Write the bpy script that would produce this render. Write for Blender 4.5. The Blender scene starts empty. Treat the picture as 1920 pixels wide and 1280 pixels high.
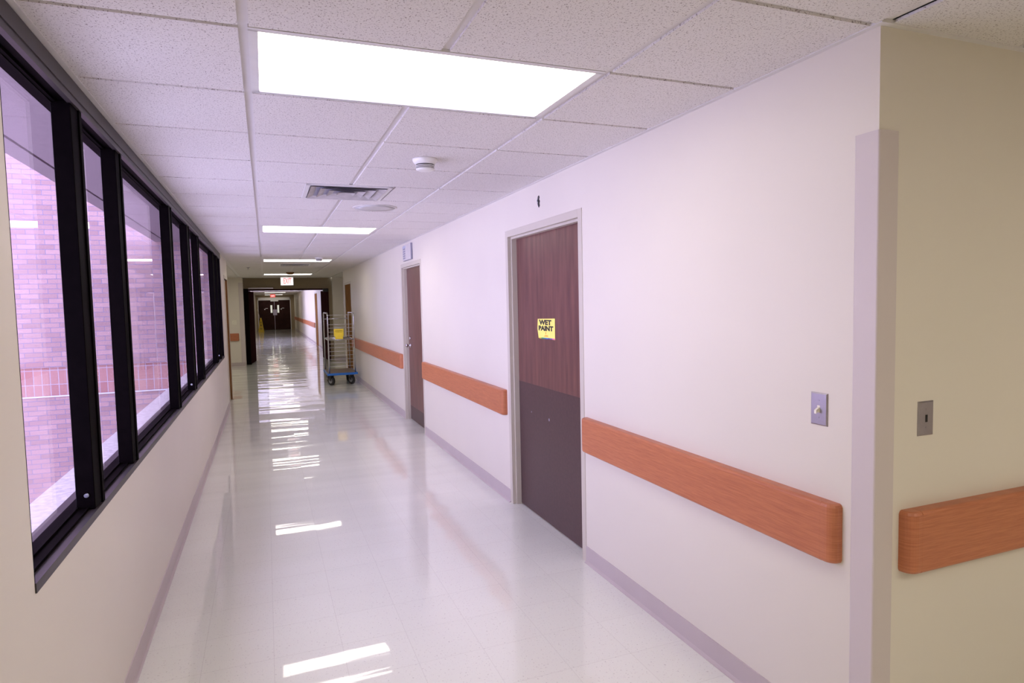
import bpy, bmesh, math, random
from mathutils import Vector, Matrix
random.seed(7)
S = bpy.context.scene
C = S.collection
PI = math.pi

# ------------------------------------------------------------------ camera
XR, XL, H = 1.791, -0.603, 2.44          # right wall, left wall, ceiling height
cam_d = bpy.data.cameras.new('camera'); cam = bpy.data.objects.new('camera', cam_d); C.objects.link(cam)
YAW, PITCH, ROLL, FOC, EYE = 0.3693, -0.0627, -0.0216, 1190.2, 1.6196
cam_d.sensor_width = 36; cam_d.lens = 36*FOC/1920; cam_d.clip_start = 0.05; cam_d.clip_end = 300
_f = Vector((math.sin(YAW)*math.cos(PITCH), math.cos(YAW)*math.cos(PITCH), math.sin(PITCH)))
_r = Vector((math.cos(YAW), -math.sin(YAW), 0)); _u = _r.cross(_f)
_r2 = math.cos(ROLL)*_r + math.sin(ROLL)*_u; _u2 = -math.sin(ROLL)*_r + math.cos(ROLL)*_u
cam.matrix_world = Matrix(((_r2.x, _u2.x, -_f.x, 0), (_r2.y, _u2.y, -_f.y, 0), (_r2.z, _u2.z, -_f.z, EYE), (0, 0, 0, 1)))
S.camera = cam

# ------------------------------------------------------------------ light and exposure
SKY_STRENGTH, SKY_COLOR = 8.5, (0.76, 0.87, 1.01)
LAMP_STRENGTH, LAMP_COLOR = 6.0, (1.0, 0.935, 0.83)
S.view_settings.view_transform = 'Standard'; S.view_settings.look = 'None'
S.view_settings.exposure = 0.0; S.view_settings.gamma = 1.0; S.view_settings.use_curve_mapping = False
S.cycles.use_denoising = True
S.cycles.max_bounces = 10; S.cycles.diffuse_bounces = 6; S.cycles.transparent_max_bounces = 24
S.cycles.sample_clamp_indirect = 8
w = bpy.data.worlds.new('sky'); S.world = w; w.use_nodes = True
wn = w.node_tree; bg = wn.nodes['Background']
bg.inputs['Color'].default_value = (*SKY_COLOR, 1); bg.inputs['Strength'].default_value = SKY_STRENGTH

# ------------------------------------------------------------------ materials
MATS = {}
class NT:
    def __init__(s, name):
        s.m = bpy.data.materials.new(name); s.m.use_nodes = True; s.t = s.m.node_tree
        s.b = s.t.nodes['Principled BSDF']; s.out = s.t.nodes['Material Output']
    def n(s, kind, **kw):
        nd = s.t.nodes.new(kind)
        for k, v in kw.items():
            if k in nd.inputs: nd.inputs[k].default_value = v
            else: setattr(nd, k, v)
        return nd
    def l(s, a, b): s.t.links.new(a, b)
    def coords(s, scale=(1, 1, 1), kind='Object', loc=(0, 0, 0)):
        tc = s.n('ShaderNodeTexCoord'); mp = s.n('ShaderNodeMapping')
        mp.inputs['Scale'].default_value = scale; mp.inputs['Location'].default_value = loc
        s.l(tc.outputs[kind], mp.inputs['Vector']); return mp.outputs['Vector']
    def noise(s, vec, scale, detail=3, rough=.5):
        nd = s.n('ShaderNodeTexNoise'); nd.inputs['Scale'].default_value = scale
        nd.inputs['Detail'].default_value = detail; nd.inputs['Roughness'].default_value = rough
        s.l(vec, nd.inputs['Vector']); return nd.outputs['Fac']
    def ramp(s, fac, stops):
        r = s.n('ShaderNodeValToRGB'); e = r.color_ramp.elements
        while len(e) < len(stops): e.new(.5)
        for i, (p, c) in enumerate(stops):
            e[i].position = p; e[i].color = (*c, 1) if len(c) == 3 else c
        s.l(fac, r.inputs['Fac']); return r.outputs['Color']
    def mix(s, fac, a, b, mode='MIX'):
        m = s.n('ShaderNodeMix', data_type='RGBA', blend_type=mode)
        for sock, v in ((m.inputs[0], fac), (m.inputs[6], a), (m.inputs[7], b)):
            if isinstance(v, (int, float)): sock.default_value = v
            elif isinstance(v, tuple): sock.default_value = (*v, 1) if len(v) == 3 else v
            else: s.l(v, sock)
        return m.outputs[2]
    def math(s, op, a, b=0.0, c=None):
        m = s.n('ShaderNodeMath', operation=op)
        for i, v in enumerate((a, b, c)):
            if v is None: continue
            if isinstance(v, (int, float)): m.inputs[i].default_value = v
            else: s.l(v, m.inputs[i])
        return m.outputs[0]
    def bump(s, h, strength, dist, sock='Normal', nrm=None):
        b = s.n('ShaderNodeBump'); b.inputs['Strength'].default_value = strength; b.inputs['Distance'].default_value = dist
        s.l(h, b.inputs['Height'])
        if nrm: s.l(nrm, b.inputs['Normal'])
        s.l(b.outputs['Normal'], s.b.inputs[sock]); return b.outputs['Normal']

def lin(r, g, b): return tuple((v/12.92 if v <= .04045 else ((v+.055)/1.055)**2.4) for v in (r/255, g/255, b/255))

def simple(name, col, rough=.5, metal=0.0, var=0.06, nscale=20, bump=0.0, spec=.5, coat=0.0):
    M = NT(name); v = M.coords()
    nz = M.noise(v, nscale, 4)
    hi = tuple(min(1, c*(1+var)) for c in col); lo = tuple(c*(1-var) for c in col)
    M.l(M.ramp(nz, [(.3, lo), (.7, hi)]), M.b.inputs['Base Color'])
    M.b.inputs['Roughness'].default_value = rough; M.b.inputs['Metallic'].default_value = metal
    M.b.inputs['Specular IOR Level'].default_value = spec; M.b.inputs['Coat Weight'].default_value = coat
    if bump: M.bump(nz, bump, .002)
    MATS[name] = M.m; return M.m

def emitter(name, col, strength):
    M = NT(name)
    M.b.inputs['Base Color'].default_value = (.8, .8, .8, 1)
    M.b.inputs['Emission Color'].default_value = (*col, 1); M.b.inputs['Emission Strength'].default_value = strength
    M.b.inputs['Roughness'].default_value = .4
    MATS[name] = M.m; return M.m

def wall_paint(name, col):
    M = NT(name); v = M.coords()
    big = M.noise(v, 1.3, 2); fine = M.noise(v, 260, 3)
    M.l(M.ramp(big, [(.3, tuple(c*.975 for c in col)), (.7, tuple(min(1, c*1.015) for c in col))]), M.b.inputs['Base Color'])
    M.b.inputs['Roughness'].default_value = .42; M.b.inputs['Specular IOR Level'].default_value = .35
    M.bump(fine, .12, .0008)
    MATS[name] = M.m

WALL = (.71, .655, .565)
wall_paint('wall_paint', WALL)
wall_paint('frame_paint', (.57, .515, .435))
wall_paint('guard_vinyl', (.60, .53, .51))
simple('baseboard_vinyl', (.50, .425, .42), .42, var=.03, nscale=4)
simple('header_shade', (.27, .205, .125), .6, var=.03)  # wall colour darkened for the unlit header, also on the end wall
simple('window_metal', (.0026, .0016, .0020), .5, metal=.0, spec=.01, var=.2, nscale=30)
simple('window_metal_brown', (.032, .024, .026), .42, var=.12, nscale=60, spec=.5)
simple('white_metal', (.72, .70, .69), .4, var=.02)
simple('tee_metal', (.70, .67, .66), .5, var=.02)
simple('chrome', (.62, .61, .66), .22, metal=1.0, var=.05)
simple('bright_wire', (.62, .60, .64), .4, metal=.5)
simple('steel_brushed', (.42, .39, .43), .32, metal=1.0, var=.03, nscale=90)
simple('black_rubber', (.012, .012, .013), .45)
simple('black_plastic', (.02, .018, .018), .35)
simple('caster_hub', (.35, .35, .37), .35, metal=.8)
simple('blue_plastic', lin(40, 110, 190), .4, var=.05)
simple('deck_board', (.19, .13, .10), .5, var=.15, nscale=8)
simple('yellow_card', lin(250, 220, 60), .55, var=.04)
simple('pale_yellow_paper', lin(255, 238, 120), .6, var=.03)
simple('yellow_plastic', lin(240, 205, 10), .4, var=.05)
simple('ink_black', (.02, .02, .015), .5)
simple('ink_orange', lin(235, 160, 20), .5)
simple('ink_gray', (.28, .27, .34), .5)
simple('ink_dark_yellow', lin(170, 140, 10), .5)
simple('white_plastic', (.78, .76, .74), .35, var=.02)
simple('dusty_plastic', (.62, .58, .56), .5, var=.04)
simple('vent_metal', (.46, .43, .43), .5, var=.15, nscale=14)
simple('dark_slot', (.012, .01, .01), .7)
simple('ivory_plastic', (.78, .74, .62), .3)
simple('concrete', (.40, .38, .38), .85, var=.15, nscale=12, bump=.4)
simple('ledge_stone', (.56, .50, .48), .8, var=.2, nscale=35, bump=.3)
simple('soffit_panel', (.30, .24, .25), .7, var=.05)
simple('flashing', (.48, .50, .60), .5)
simple('wire_red', (.35, .03, .02), .5)
simple('pole_wood', (.62, .52, .36), .5)
simple('label_silver', (.55, .53, .52), .4)
simple('door_oak', (.23, .115, .048), .8, var=.15, nscale=6, spec=0.0)
emitter('diffuser', LAMP_COLOR, LAMP_STRENGTH)
emitter('exit_panel', (1.0, .95, .96), .85)
emitter('exit_letter', (1.0, .0, .06), .7)
emitter('exit_red_panel', (1.0, .04, .03), 1.3)
emitter('door_lite_glow', (.62, .66, .55), .55)

def dark_wood(name, a, b, rough=.33, spec=.5):
    M = NT(name); v = M.coords((1, 9, .9))
    nz = M.noise(v, 2.2, 8, .62)
    fine = M.noise(M.coords((3, 160, 4)), 1.0, 4)
    c = M.ramp(nz, [(.32, a), (.68, b)])
    c = M.mix(.18, c, M.ramp(fine, [(.35, tuple(x*.6 for x in a)), (.65, b)]))
    M.l(c, M.b.inputs['Base Color']); M.b.inputs['Roughness'].default_value = rough
    M.b.inputs['Specular IOR Level'].default_value = spec
    MATS[name] = M.m
dark_wood('walnut_door', (.105, .046, .042), (.205, .092, .076), spec=.25)
dark_wood('end_door_wood', (.022, .0095, .009), (.036, .015, .013), .5, spec=.05)
dark_wood('fire_door_wood', (.030, .011, .013), (.05, .018, .020), .9, spec=0.0)
simple('recess_shade', (.008, .006, .006), .8, spec=.0)  # near black that paints the shade of the recess by the fire door
simple('kick_plate', (.082, .046, .045), .36, var=.10, nscale=50, spec=.25)

def rail_wood(name, axis):
    sc = (1.2, 1.2, 34) if axis == 'x' else (1.2, 1.2, 34)
    M = NT(name); v = M.coords(sc)
    nz = M.noise(v, 3.0, 7, .6); fine = M.noise(M.coords((14, 14, 260)), 1.0, 4)
    c = M.ramp(nz, [(.3, (.41, .125, .052)), (.55, (.49, .165, .070)), (.75, (.55, .195, .085))])
    c = M.mix(.3, c, M.ramp(fine, [(.4, (.36, .10, .045)), (.6, (.55, .20, .09))]))
    M.l(c, M.b.inputs['Base Color']); M.b.inputs['Roughness'].default_value = .38
    MATS[name] = M.m
rail_wood('cherry_rail', 'y')

def floor_mat():
    M = NT('vinyl_floor')
    v = M.coords()
    sep = M.n('ShaderNodeSeparateXYZ'); M.l(v, sep.inputs[0])
    T = .305
    ax = M.math('DIVIDE', M.math('ADD', sep.outputs[0], .03), T); ay = M.math('DIVIDE', sep.outputs[1], T)
    ix = M.math('FLOOR', ax); iy = M.math('FLOOR', ay)
    fx = M.math('ABSOLUTE', M.math('SUBTRACT', M.math('FRACT', ax), .5)); fy = M.math('ABSOLUTE', M.math('SUBTRACT', M.math('FRACT', ay), .5))
    edge = M.math('GREATER_THAN', M.math('MAXIMUM', fx, fy), .4968)
    cmb = M.n('ShaderNodeCombineXYZ'); M.l(ix, cmb.inputs[0]); M.l(iy, cmb.inputs[1])
    wn_ = M.n('ShaderNodeTexWhiteNoise'); M.l(cmb.outputs[0], wn_.inputs['Vector'])
    base = M.ramp(wn_.outputs['Value'], [(0, (.775, .785, .70)), (1, (.79, .80, .715))])
    # flecks
    fl = M.noise(v, 95, 2, .6); fl2 = M.noise(M.coords((1, 1, 1), loc=(7, 3, 0)), 60, 2, .6)
    base = M.mix(M.math('MULTIPLY', M.math('GREATER_THAN', fl, .655), .45), base, (.36, .32, .29))
    base = M.mix(M.math('MULTIPLY', M.math('GREATER_THAN', fl2, .66), .5), base, (.74, .72, .68))
    base = M.mix(M.math('MULTIPLY', edge, .28), base, (.33, .29, .26))
    M.l(base, M.b.inputs['Base Color'])
    M.b.inputs['Roughness'].default_value = .35
    M.b.inputs['Specular IOR Level'].default_value = .4
    M.b.inputs['Coat Weight'].default_value = 1.0; M.b.inputs['Coat IOR'].default_value = 1.55
    sm = M.noise(v, 1.7, 3)
    r = M.ramp(sm, [(.3, (.02,)*3), (.75, (.05,)*3)]); M.l(r, M.b.inputs['Coat Roughness'])
    # waxed tiles do not lie quite level: gentle ripples along the corridor and a tilt of each tile
    rip = M.noise(M.coords((.45, 2.6, 1)), 1.0, 1, .5)
    rip2 = M.noise(M.coords((1.2, 11, 1)), 1.0, 2, .5)
    wn2 = M.n('ShaderNodeTexWhiteNoise'); M.l(cmb.outputs[0], wn2.inputs['Vector'])
    sc = M.n('ShaderNodeSeparateColor'); M.l(wn2.outputs['Color'], sc.inputs[0])
    ty = M.math('MULTIPLY', M.math('SUBTRACT', sc.outputs[0], .5), M.math('SUBTRACT', M.math('FRACT', ay), .5))
    hgt = M.math('ADD', M.math('MULTIPLY', rip, .0085), M.math('MULTIPLY', rip2, .0003))
    hgt = M.math('ADD', hgt, M.math('MULTIPLY', ty, .0020))
    b = M.n('ShaderNodeBump'); b.inputs['Strength'].default_value = 1.0; b.inputs['Distance'].default_value = 1.0
    M.l(hgt, b.inputs['Height']); M.l(b.outputs['Normal'], M.b.inputs['Coat Normal'])
    MATS['vinyl_floor'] = M.m
floor_mat()

def tile_mat():
    M = NT('acoustic_tile'); v = M.coords()
    a = M.noise(M.coords((1, 1.9, 1)), 118, 1, .5); b = M.noise(M.coords((2.0, 1, 1), loc=(3, 9, 0)), 100, 1, .5)
    pit = M.math('MAXIMUM', M.math('GREATER_THAN', a, .668), M.math('GREATER_THAN', b, .664))
    nz = M.noise(v, 150, 3)
    base = M.ramp(nz, [(.3, (.70, .665, .645)), (.7, (.76, .725, .70))])
    M.l(M.mix(M.math('MULTIPLY', pit, .72), base, (.22, .175, .16)), M.b.inputs['Base Color'])
    M.b.inputs['Roughness'].default_value = .9; M.b.inputs['Specular IOR Level'].default_value = .15
    M.bump(nz, .4, .002)
    MATS['acoustic_tile'] = M.m
tile_mat()

def brick_mat(name, offset, bw, rh, c1, c2, mortar):
    M = NT(name); tc = M.n('ShaderNodeTexCoord'); sp = M.n('ShaderNodeSeparateXYZ'); M.l(tc.outputs['Object'], sp.inputs[0])
    cb = M.n('ShaderNodeCombineXYZ'); M.l(sp.outputs[0], cb.inputs[0]); M.l(M.math('ADD', sp.outputs[2], 20.0), cb.inputs[1])
    br = M.n('ShaderNodeTexBrick', offset=offset)
    for k, v in (('Scale', 1.0), ('Brick Width', bw), ('Row Height', rh), ('Mortar Size', .0035), ('Mortar Smooth', .1), ('Bias', 0.0)):
        br.inputs[k].default_value = v
    br.inputs['Color1'].default_value = (*c1, 1); br.inputs['Color2'].default_value = (*c2, 1); br.inputs['Mortar'].default_value = (*mortar, 1)
    M.l(cb.outputs[0], br.inputs['Vector'])
    nz = M.noise(cb.outputs[0], 60, 4)
    col = M.mix(.35, br.outputs['Color'], M.ramp(nz, [(.3, (.5, .5, .5)), (.7, (1, 1, 1))]), 'MULTIPLY')
    M.l(col, M.b.inputs['Base Color']); M.b.inputs['Roughness'].default_value = .9
    inv = M.math('SUBTRACT', 1.0, br.outputs['Fac']); M.bump(inv, .6, .004)
    MATS[name] = M.m
brick_mat('running_brick', .5, .215, .0677, (.28, .17, .175), (.37, .235, .235), (.17, .15, .24))
brick_mat('soldier_brick', 0.0, .098, .2, (.31, .145, .14), (.37, .20, .185), (.36, .35, .44))

def glass_mat():
    M = NT('tinted_glass'); t = M.t
    g = M.n('ShaderNodeNewGeometry'); dt = M.n('ShaderNodeVectorMath', operation='DOT_PRODUCT')
    M.l(g.outputs['Normal'], dt.inputs[0]); M.l(g.outputs['Incoming'], dt.inputs[1])
    c = M.math('ABSOLUTE', dt.outputs['Value'])
    f = M.math('ADD', M.math('MULTIPLY', M.math('POWER', M.math('SUBTRACT', 1.0, c), 5.0), .50), .03)
    tr = M.n('ShaderNodeBsdfTransparent'); tr.inputs['Color'].default_value = (*GLASS_TINT, 1)
    gl = M.n('ShaderNodeBsdfGlossy'); gl.inputs['Roughness'].default_value = 0.0
    gl.inputs['Color'].default_value = (1, .97, 1, 1)
    mx = M.n('ShaderNodeMixShader'); M.l(f, mx.inputs[0]); M.l(tr.outputs[0], mx.inputs[1]); M.l(gl.outputs[0], mx.inputs[2])
    M.l(mx.outputs[0], M.out.inputs['Surface']); M.t.nodes.remove(M.b)
    MATS['tinted_glass'] = M.m
GLASS_TINT = (.875, .80, .95)
glass_mat()

# ------------------------------------------------------------------ mesh helpers
def box(bm, x0, x1, y0, y1, z0, z1, mi=0, bev=0.0, seg=2):
    r = bmesh.ops.create_cube(bm, size=1.0)
    vs = r['verts']
    for v in vs:
        v.co.x = x0 + (v.co.x+.5)*(x1-x0); v.co.y = y0 + (v.co.y+.5)*(y1-y0); v.co.z = z0 + (v.co.z+.5)*(z1-z0)
    fs = set(f for v in vs for f in v.link_faces)
    for f in fs: f.material_index = mi
    if bev:
        es = list(set(e for v in vs for e in v.link_edges))
        r2 = bmesh.ops.bevel(bm, geom=es, offset=bev, segments=seg, affect='EDGES', profile=.5)
        for f in r2['faces']: f.material_index = mi
    return vs
def quad(bm, pts, mi=0):
    f = bm.faces.new([bm.verts.new(p) for p in pts]); f.material_index = mi; return f
def prism(bm, outline, axis, a0, a1, mi=0):
    """outline: list of 2D points in the two other axes (in x,y,z order), extruded along axis."""
    def P(p, a):
        l = list(p); l.insert(axis, a); return Vector(l)
    A = [bm.verts.new(P(p, a0)) for p in outline]; B = [bm.verts.new(P(p, a1)) for p in outline]
    n = len(outline); fs = []
    for i in range(n): fs.append(bm.faces.new((A[i], A[(i+1) % n], B[(i+1) % n], B[i])))
    fs.append(bm.faces.new(A[::-1])); fs.append(bm.faces.new(B))
    for f in fs: f.material_index = mi
    bmesh.ops.recalc_face_normals(bm, faces=fs)
def cyl(bm, p0, p1, r, n=20, r2=None, mi=0):
    p0 = Vector(p0); p1 = Vector(p1); d = (p1-p0).normalized()
    a = d.orthogonal().normalized(); b = d.cross(a); r2 = r if r2 is None else r2
    A = [bm.verts.new(p0+(a*math.cos(t)+b*math.sin(t))*r) for t in [2*PI*i/n for i in range(n)]]
    B = [bm.verts.new(p1+(a*math.cos(t)+b*math.sin(t))*r2) for t in [2*PI*i/n for i in range(n)]]
    fs = [bm.faces.new((A[i], A[(i+1) % n], B[(i+1) % n], B[i])) for i in range(n)]
    for f in fs: f.smooth = True
    fs += [bm.faces.new(A[::-1]), bm.faces.new(B)]
    for f in fs: f.material_index = mi
def tube(bm, pts, r, n=10, mi=0):
    pts = [Vector(p) for p in pts]; rings = []; prev = None
    for i, p in enumerate(pts):
        d = ((pts[min(i+1, len(pts)-1)]-p).normalized() + (p-pts[max(i-1, 0)]).normalized()).normalized()
        if prev is None: a = d.orthogonal().normalized()
        else: a = (prev - d*prev.dot(d)).normalized()
        prev = a; b = d.cross(a)
        rings.append([bm.verts.new(p+(a*math.cos(2*PI*k/n)+b*math.sin(2*PI*k/n))*r) for k in range(n)])
    for A, B in zip(rings, rings[1:]):
        for k in range(n):
            f = bm.faces.new((A[k], A[(k+1) % n], B[(k+1) % n], B[k])); f.smooth = True; f.material_index = mi
    bm.faces.new(rings[0][::-1]); bm.faces.new(rings[-1])
def lathe(bm, prof, cx, cy, cz, n=32, axis='z', mi=0):
    rings = []
    for r, h in prof:
        ring = []
        for k in range(n):
            c, s = math.cos(2*PI*k/n)*r, math.sin(2*PI*k/n)*r
            co = (cx+c, cy+s, cz+h) if axis == 'z' else (cx+h, cy+c, cz+s) if axis == 'x' else (cx+c, cy+h, cz+s)
            ring.append(bm.verts.new(co))
        rings.append(ring)
    fs = []
    for A, B in zip(rings, rings[1:]):
        for k in range(n):
            f = bm.faces.new((A[k], A[(k+1) % n], B[(k+1) % n], B[k])); f.smooth = True; f.material_index = mi; fs.append(f)
    fs.append(bm.faces.new(rings[0][::-1])); fs.append(bm.faces.new(rings[-1]))
    bmesh.ops.recalc_face_normals(bm, faces=fs)

ORG = {}
def empty(name, loc, label=None, cat=None, group=None, kind=None):
    o = bpy.data.objects.new(name, None); C.objects.link(o); o.location = loc; o.empty_display_size = .1
    ORG[o.name] = Vector(loc); tag(o, label, cat, group, kind); return o
def tag(o, label=None, cat=None, group=None, kind=None):
    if label: o['label'] = label
    if cat: o['category'] = cat
    if group: o['group'] = group
    if kind: o['kind'] = kind
    return o
def mk(name, bm, mats, parent=None, label=None, cat=None, group=None, kind=None, auto=False):
    """bm is in world coordinates; becomes one object, child of parent or top-level with its own base origin."""
    me = bpy.data.meshes.new(name)
    if isinstance(mats, str): mats = [mats]
    for m in mats: me.materials.append(MATS[m])
    if parent is not None: org = ORG[parent.name]
    elif kind == 'structure': org = Vector((0, 0, 0))
    else:
        xs = [v.co for v in bm.verts]
        org = Vector(((min(c.x for c in xs)+max(c.x for c in xs))/2, (min(c.y for c in xs)+max(c.y for c in xs))/2, min(c.z for c in xs)))
    bmesh.ops.translate(bm, verts=bm.verts, vec=-org)
    bm.to_mesh(me); bm.free()
    o = bpy.data.objects.new(name, me); C.objects.link(o); ORG[o.name] = org
    if parent is not None: o.parent = parent
    else: o.location = org
    return tag(o, label, cat, group, kind)
def B(*boxes, **kw):
    bm = bmesh.new()
    for b in boxes: box(bm, *b, **kw)
    return bm
def copy_tree(o, loc=None, parent=None):
    c = o.copy(); C.objects.link(c); c.parent = parent
    if loc is not None: c.location = loc
    ORG[c.name] = Vector(loc) if loc is not None else ORG.get(o.name, Vector())
    for ch in list(o.children): copy_tree(ch, None, c)
    return c
def text_mesh(bm, s, size, M, mi=0, depth=.0008, offset=0.0, sx=1.0):
    cu = bpy.data.curves.new('lettering', 'FONT'); cu.body = s; cu.size = size; cu.align_x = 'CENTER'; cu.align_y = 'CENTER'
    cu.extrude = depth; cu.offset = offset; cu.resolution_u = 3
    ob = bpy.data.objects.new('lettering', cu); C.objects.link(ob)
    dg = bpy.context.evaluated_depsgraph_get(); me = bpy.data.meshes.new_from_object(ob.evaluated_get(dg))
    n0 = len(bm.verts); nf = len(bm.faces)
    bm.from_mesh(me); bm.verts.ensure_lookup_table(); bm.faces.ensure_lookup_table()
    for v in bm.verts[n0:]: v.co = M @ Vector((v.co.x*sx, v.co.y, v.co.z))
    for f in bm.faces[nf:]: f.material_index = mi
    bpy.data.objects.remove(ob); bpy.data.curves.remove(cu); bpy.data.meshes.remove(me)
# text frames: columns = reading direction, up, outward normal
def frame(x_dir, up, nrm, loc):
    return Matrix(((x_dir[0], up[0], nrm[0], loc[0]), (x_dir[1], up[1], nrm[1], loc[1]), (x_dir[2], up[2], nrm[2], loc[2]), (0, 0, 0, 1)))
def on_right(y, z, x): return frame((0, -1, 0), (0, 0, 1), (-1, 0, 0), (x, y, z))     # facing -X
def on_front(x, z, y): return frame((1, 0, 0), (0, 0, 1), (0, -1, 0), (x, y, z))      # facing -Y

# ------------------------------------------------------------------ the setting
YB, YC = -6.0, 1.447            # back end, near corner of the right wall
YA, YS, YH, YE = 12.25, 19.0, 19.45, 47.5   # end of left wall, stub walls, header, end doors
TH = .14
# floor
mk('floor', B((XL-.10, 5.2, YB-.1, 48.2, -.1, 0), (-3.7, XL-.10, YA-TH, YH+.2, -.1, 0)), 'vinyl_floor', kind='structure', label='glossy cream speckled vinyl tile floor', cat='floor')

D1 = (3.474, 4.671, 2.121); D2 = (7.702, 8.814, 2.115); D3 = (14.50, 15.60, 2.10)
FW = .05
def wall_with_doors(x0, x1, y0, y1, doors):
    bm = bmesh.new(); y = y0
    for a, b, h in doors:
        box(bm, x0, x1, y, a-FW, 0, H+.02); box(bm, x0, x1, a-FW, b+FW, h+FW, H+.02); box(bm, x1+.011, x1+.03, a-.1, b+.1, 0, h+.1); y = b+FW  # thin unseen sheet behind each leaf is added to stop light leaks
    box(bm, x0, x1, y, y1, 0, H+.02); return bm
bm = wall_with_doors(XR, XR+TH, YC, 15.87, [D1, D2, D3])
box(bm, XR+TH, 5.1, YC, YC+TH, 0, H+.02)
box(bm, XR+TH, 5.1, 15.87-TH, 15.87, 0, H+.02)
mk('wall_right', bm, 'wall_paint', kind='structure', label='pale painted right wall of the corridor with its corner', cat='wall')
# left wall with the long window opening
WY0, WY1, WZ0, WZ1 = 2.0, 10.50, .871, 2.42
bm = B((XL-TH, XL, YB, WY0, 0, H+.02), (XL-TH, XL, WY1, 11.32, 0, H+.02), (XL-TH, XL, WY0, WY1, 0, WZ0), (XL-TH, XL, WY0, WY1, WZ1, H+.02),
       (XL-TH, XL, 11.32, 12.20, 2.10, H+.02), (XL-TH, XL, 12.20, YA, 0, H+.02), (-3.7, XL-TH, YA-TH, YA, 0, H+.02))
mk('wall_left', bm, 'wall_paint', kind='structure', label='beige painted left wall under and around the long window', cat='wall')
# far end of the junction: stub walls and the header above the fire doors
OX0, OX1 = -.42, 1.70
bm = B((-3.7, -.55, YS, YH+.15, 0, H+.02), (1.86, 5.1, YS+.3, YH+.15, 0, H+.02))
mk('wall_far', bm, 'wall_paint', kind='structure', label='khaki stub walls either side of the fire door opening', cat='wall')
bm = B((-.55, 1.86, YH, YH+.15, 2.12, H+.02), (-.55, OX0-.05, YH, YH+.15, 0, 2.12), (OX1+.05, 1.86, YH, YH+.15, 0, 2.12))
mk('wall_header', bm, 'header_shade', kind='structure', label='header above the fire door opening, its shade painted as dark brown', cat='wall')
X2L, X2R = -.60, 1.93
bm = B((X2R, X2R+TH, YH+.15, 26.2-FW, 0, H+.02), (X2R, X2R+TH, 26.2-FW, 27.5+FW, 2.15, H+.02), (X2R, X2R+TH, 27.5+FW, YE, 0, H+.02), (X2R+TH+.011, X2R+TH+.03, 26, 27.7, 0, 2.3))  # last sheet is added unseen behind the door to block stray light
mk('wall_far_corridor_right', bm, 'wall_paint', kind='structure', label='pale right wall of the further corridor', cat='wall')
bm = B((X2L-TH, X2L, YH+.15, 27, 0, H+.02), (X2L-TH, X2L, 27, 35, 0, .87), (X2L-TH, X2L, 27, 35, 2.35, H+.02), (X2L-TH, X2L, 35, YE, 0, H+.02))
mk('wall_far_corridor_left', bm, 'wall_paint', kind='structure', label='left wall of the further corridor', cat='wall')
bm = B((X2L-TH, -.47, YE, YE+TH, 0, H+.02), (1.69, X2R+TH, YE, YE+TH, 0, H+.02), (-.47, 1.69, YE, YE+TH, 2.27, H+.02), (-.6, 1.8, YE+TH, YE+TH+.03, 0, H))  # last sheet is added behind the doors to block sky light underneath
mk('wall_end', bm, 'header_shade', kind='structure', label='khaki end wall around the double doors', cat='wall')
# shell behind the camera and at the ends of the side passages
mk('wall_back', B((XL-TH, XR+TH, YB-TH, YB, 0, H+.02), (XR, XR+TH, YB, -1.3, 0, H+.02), (XR, 5.1, -1.3-TH, -1.3, 0, H+.02), (5.1, 5.2, -1.44, YC+TH, 0, H+.02)),
   'wall_paint', kind='structure', label='walls of the corridor behind the viewpoint', cat='wall')
mk('wall_side_passage', B((-3.8, -3.7, YA-TH, YS+.6, 0, H+.02), (5.1, 5.2, 15.7, YH+.2, 0, H+.02)), 'wall_paint', kind='structure', label='end walls of the cross passages', cat='wall')

# ceiling: lay-in tiles between slightly recessed tees
X0, Y0, T = -.025, 2.066, .61
LIGHTS = [(Y0+T*k) for k in (-13, -9, -4, 0, 8, 16, 24.5)] + [21.6, 27.1, 33.15, 39.4, 46.3]  # first three are unseen lights added to brighten the near end wall
SIDE_FILL = [(X0+5*T, Y0-5*T), (X0+3*T, Y0-5*T), (X0-4*T, Y0+20*T), (X0-4*T, Y0+24*T)]  # unseen lights added in the passages to brighten the end and stub walls
VENTS = [Y0+4*T, Y0+18*T]
regions = [(XL+.022, XR-.022, YB, YH, 1), (XR, 5.1, -1.3, YC-.022, 1), (-3.7, XL, YA, YS, 1), (XR, 5.1, 15.87, YS+.3, 1), (X2L, X2R, YH+.15, YE, 1)]
bm = bmesh.new()
GX, GY = .015, .010
def clip_tile(a0, a1, b0, b1):
    for r in regions:
        x0, x1, y0, y1 = max(a0, r[0]), min(a1, r[1]), max(b0, r[2]), min(b1, r[3])
        if x1-x0 > .03 and y1-y0 > .03: box(bm, x0, x1, y0, y1, H, H+.012)
def cells(y):   # rows of cells; taken = light strips
    return [L for L in LIGHTS if abs(L-y) < .3]
ys = [Y0+T*k for k in range(-14, 76)]
for y in ys:
    for k in range(-7, 9):
        x = X0+T*k
        a0, a1, b0, b1 = x+GX, x+T-GX, y+GY, y+T-GY
        if k in (0, 1):
            cut = [(L, L+T) for L in LIGHTS if L < y+T-.01 and L+T > y+.01]
            if cut:
                l0, l1 = cut[0]
                if l0 > b0+.05: clip_tile(a0, a1, b0, l0-GY)
                if l1 < b1-.05: clip_tile(a0, a1, l1+GY, b1)
                continue
        if any(abs(v-y) < .05 for v in VENTS):
            if k == 0: clip_tile(a0, X0+T/2-.005+.03, b0, b1); continue
            if k == 1: clip_tile(X0+1.5*T+.005, a1, b0, b1); continue
        if any(abs(lx-x) < .02 or abs(lx+T-x) < .02 for lx, ly in SIDE_FILL if abs(ly-y) < .02): continue
        clip_tile(a0, a1, b0, b1)
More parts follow.
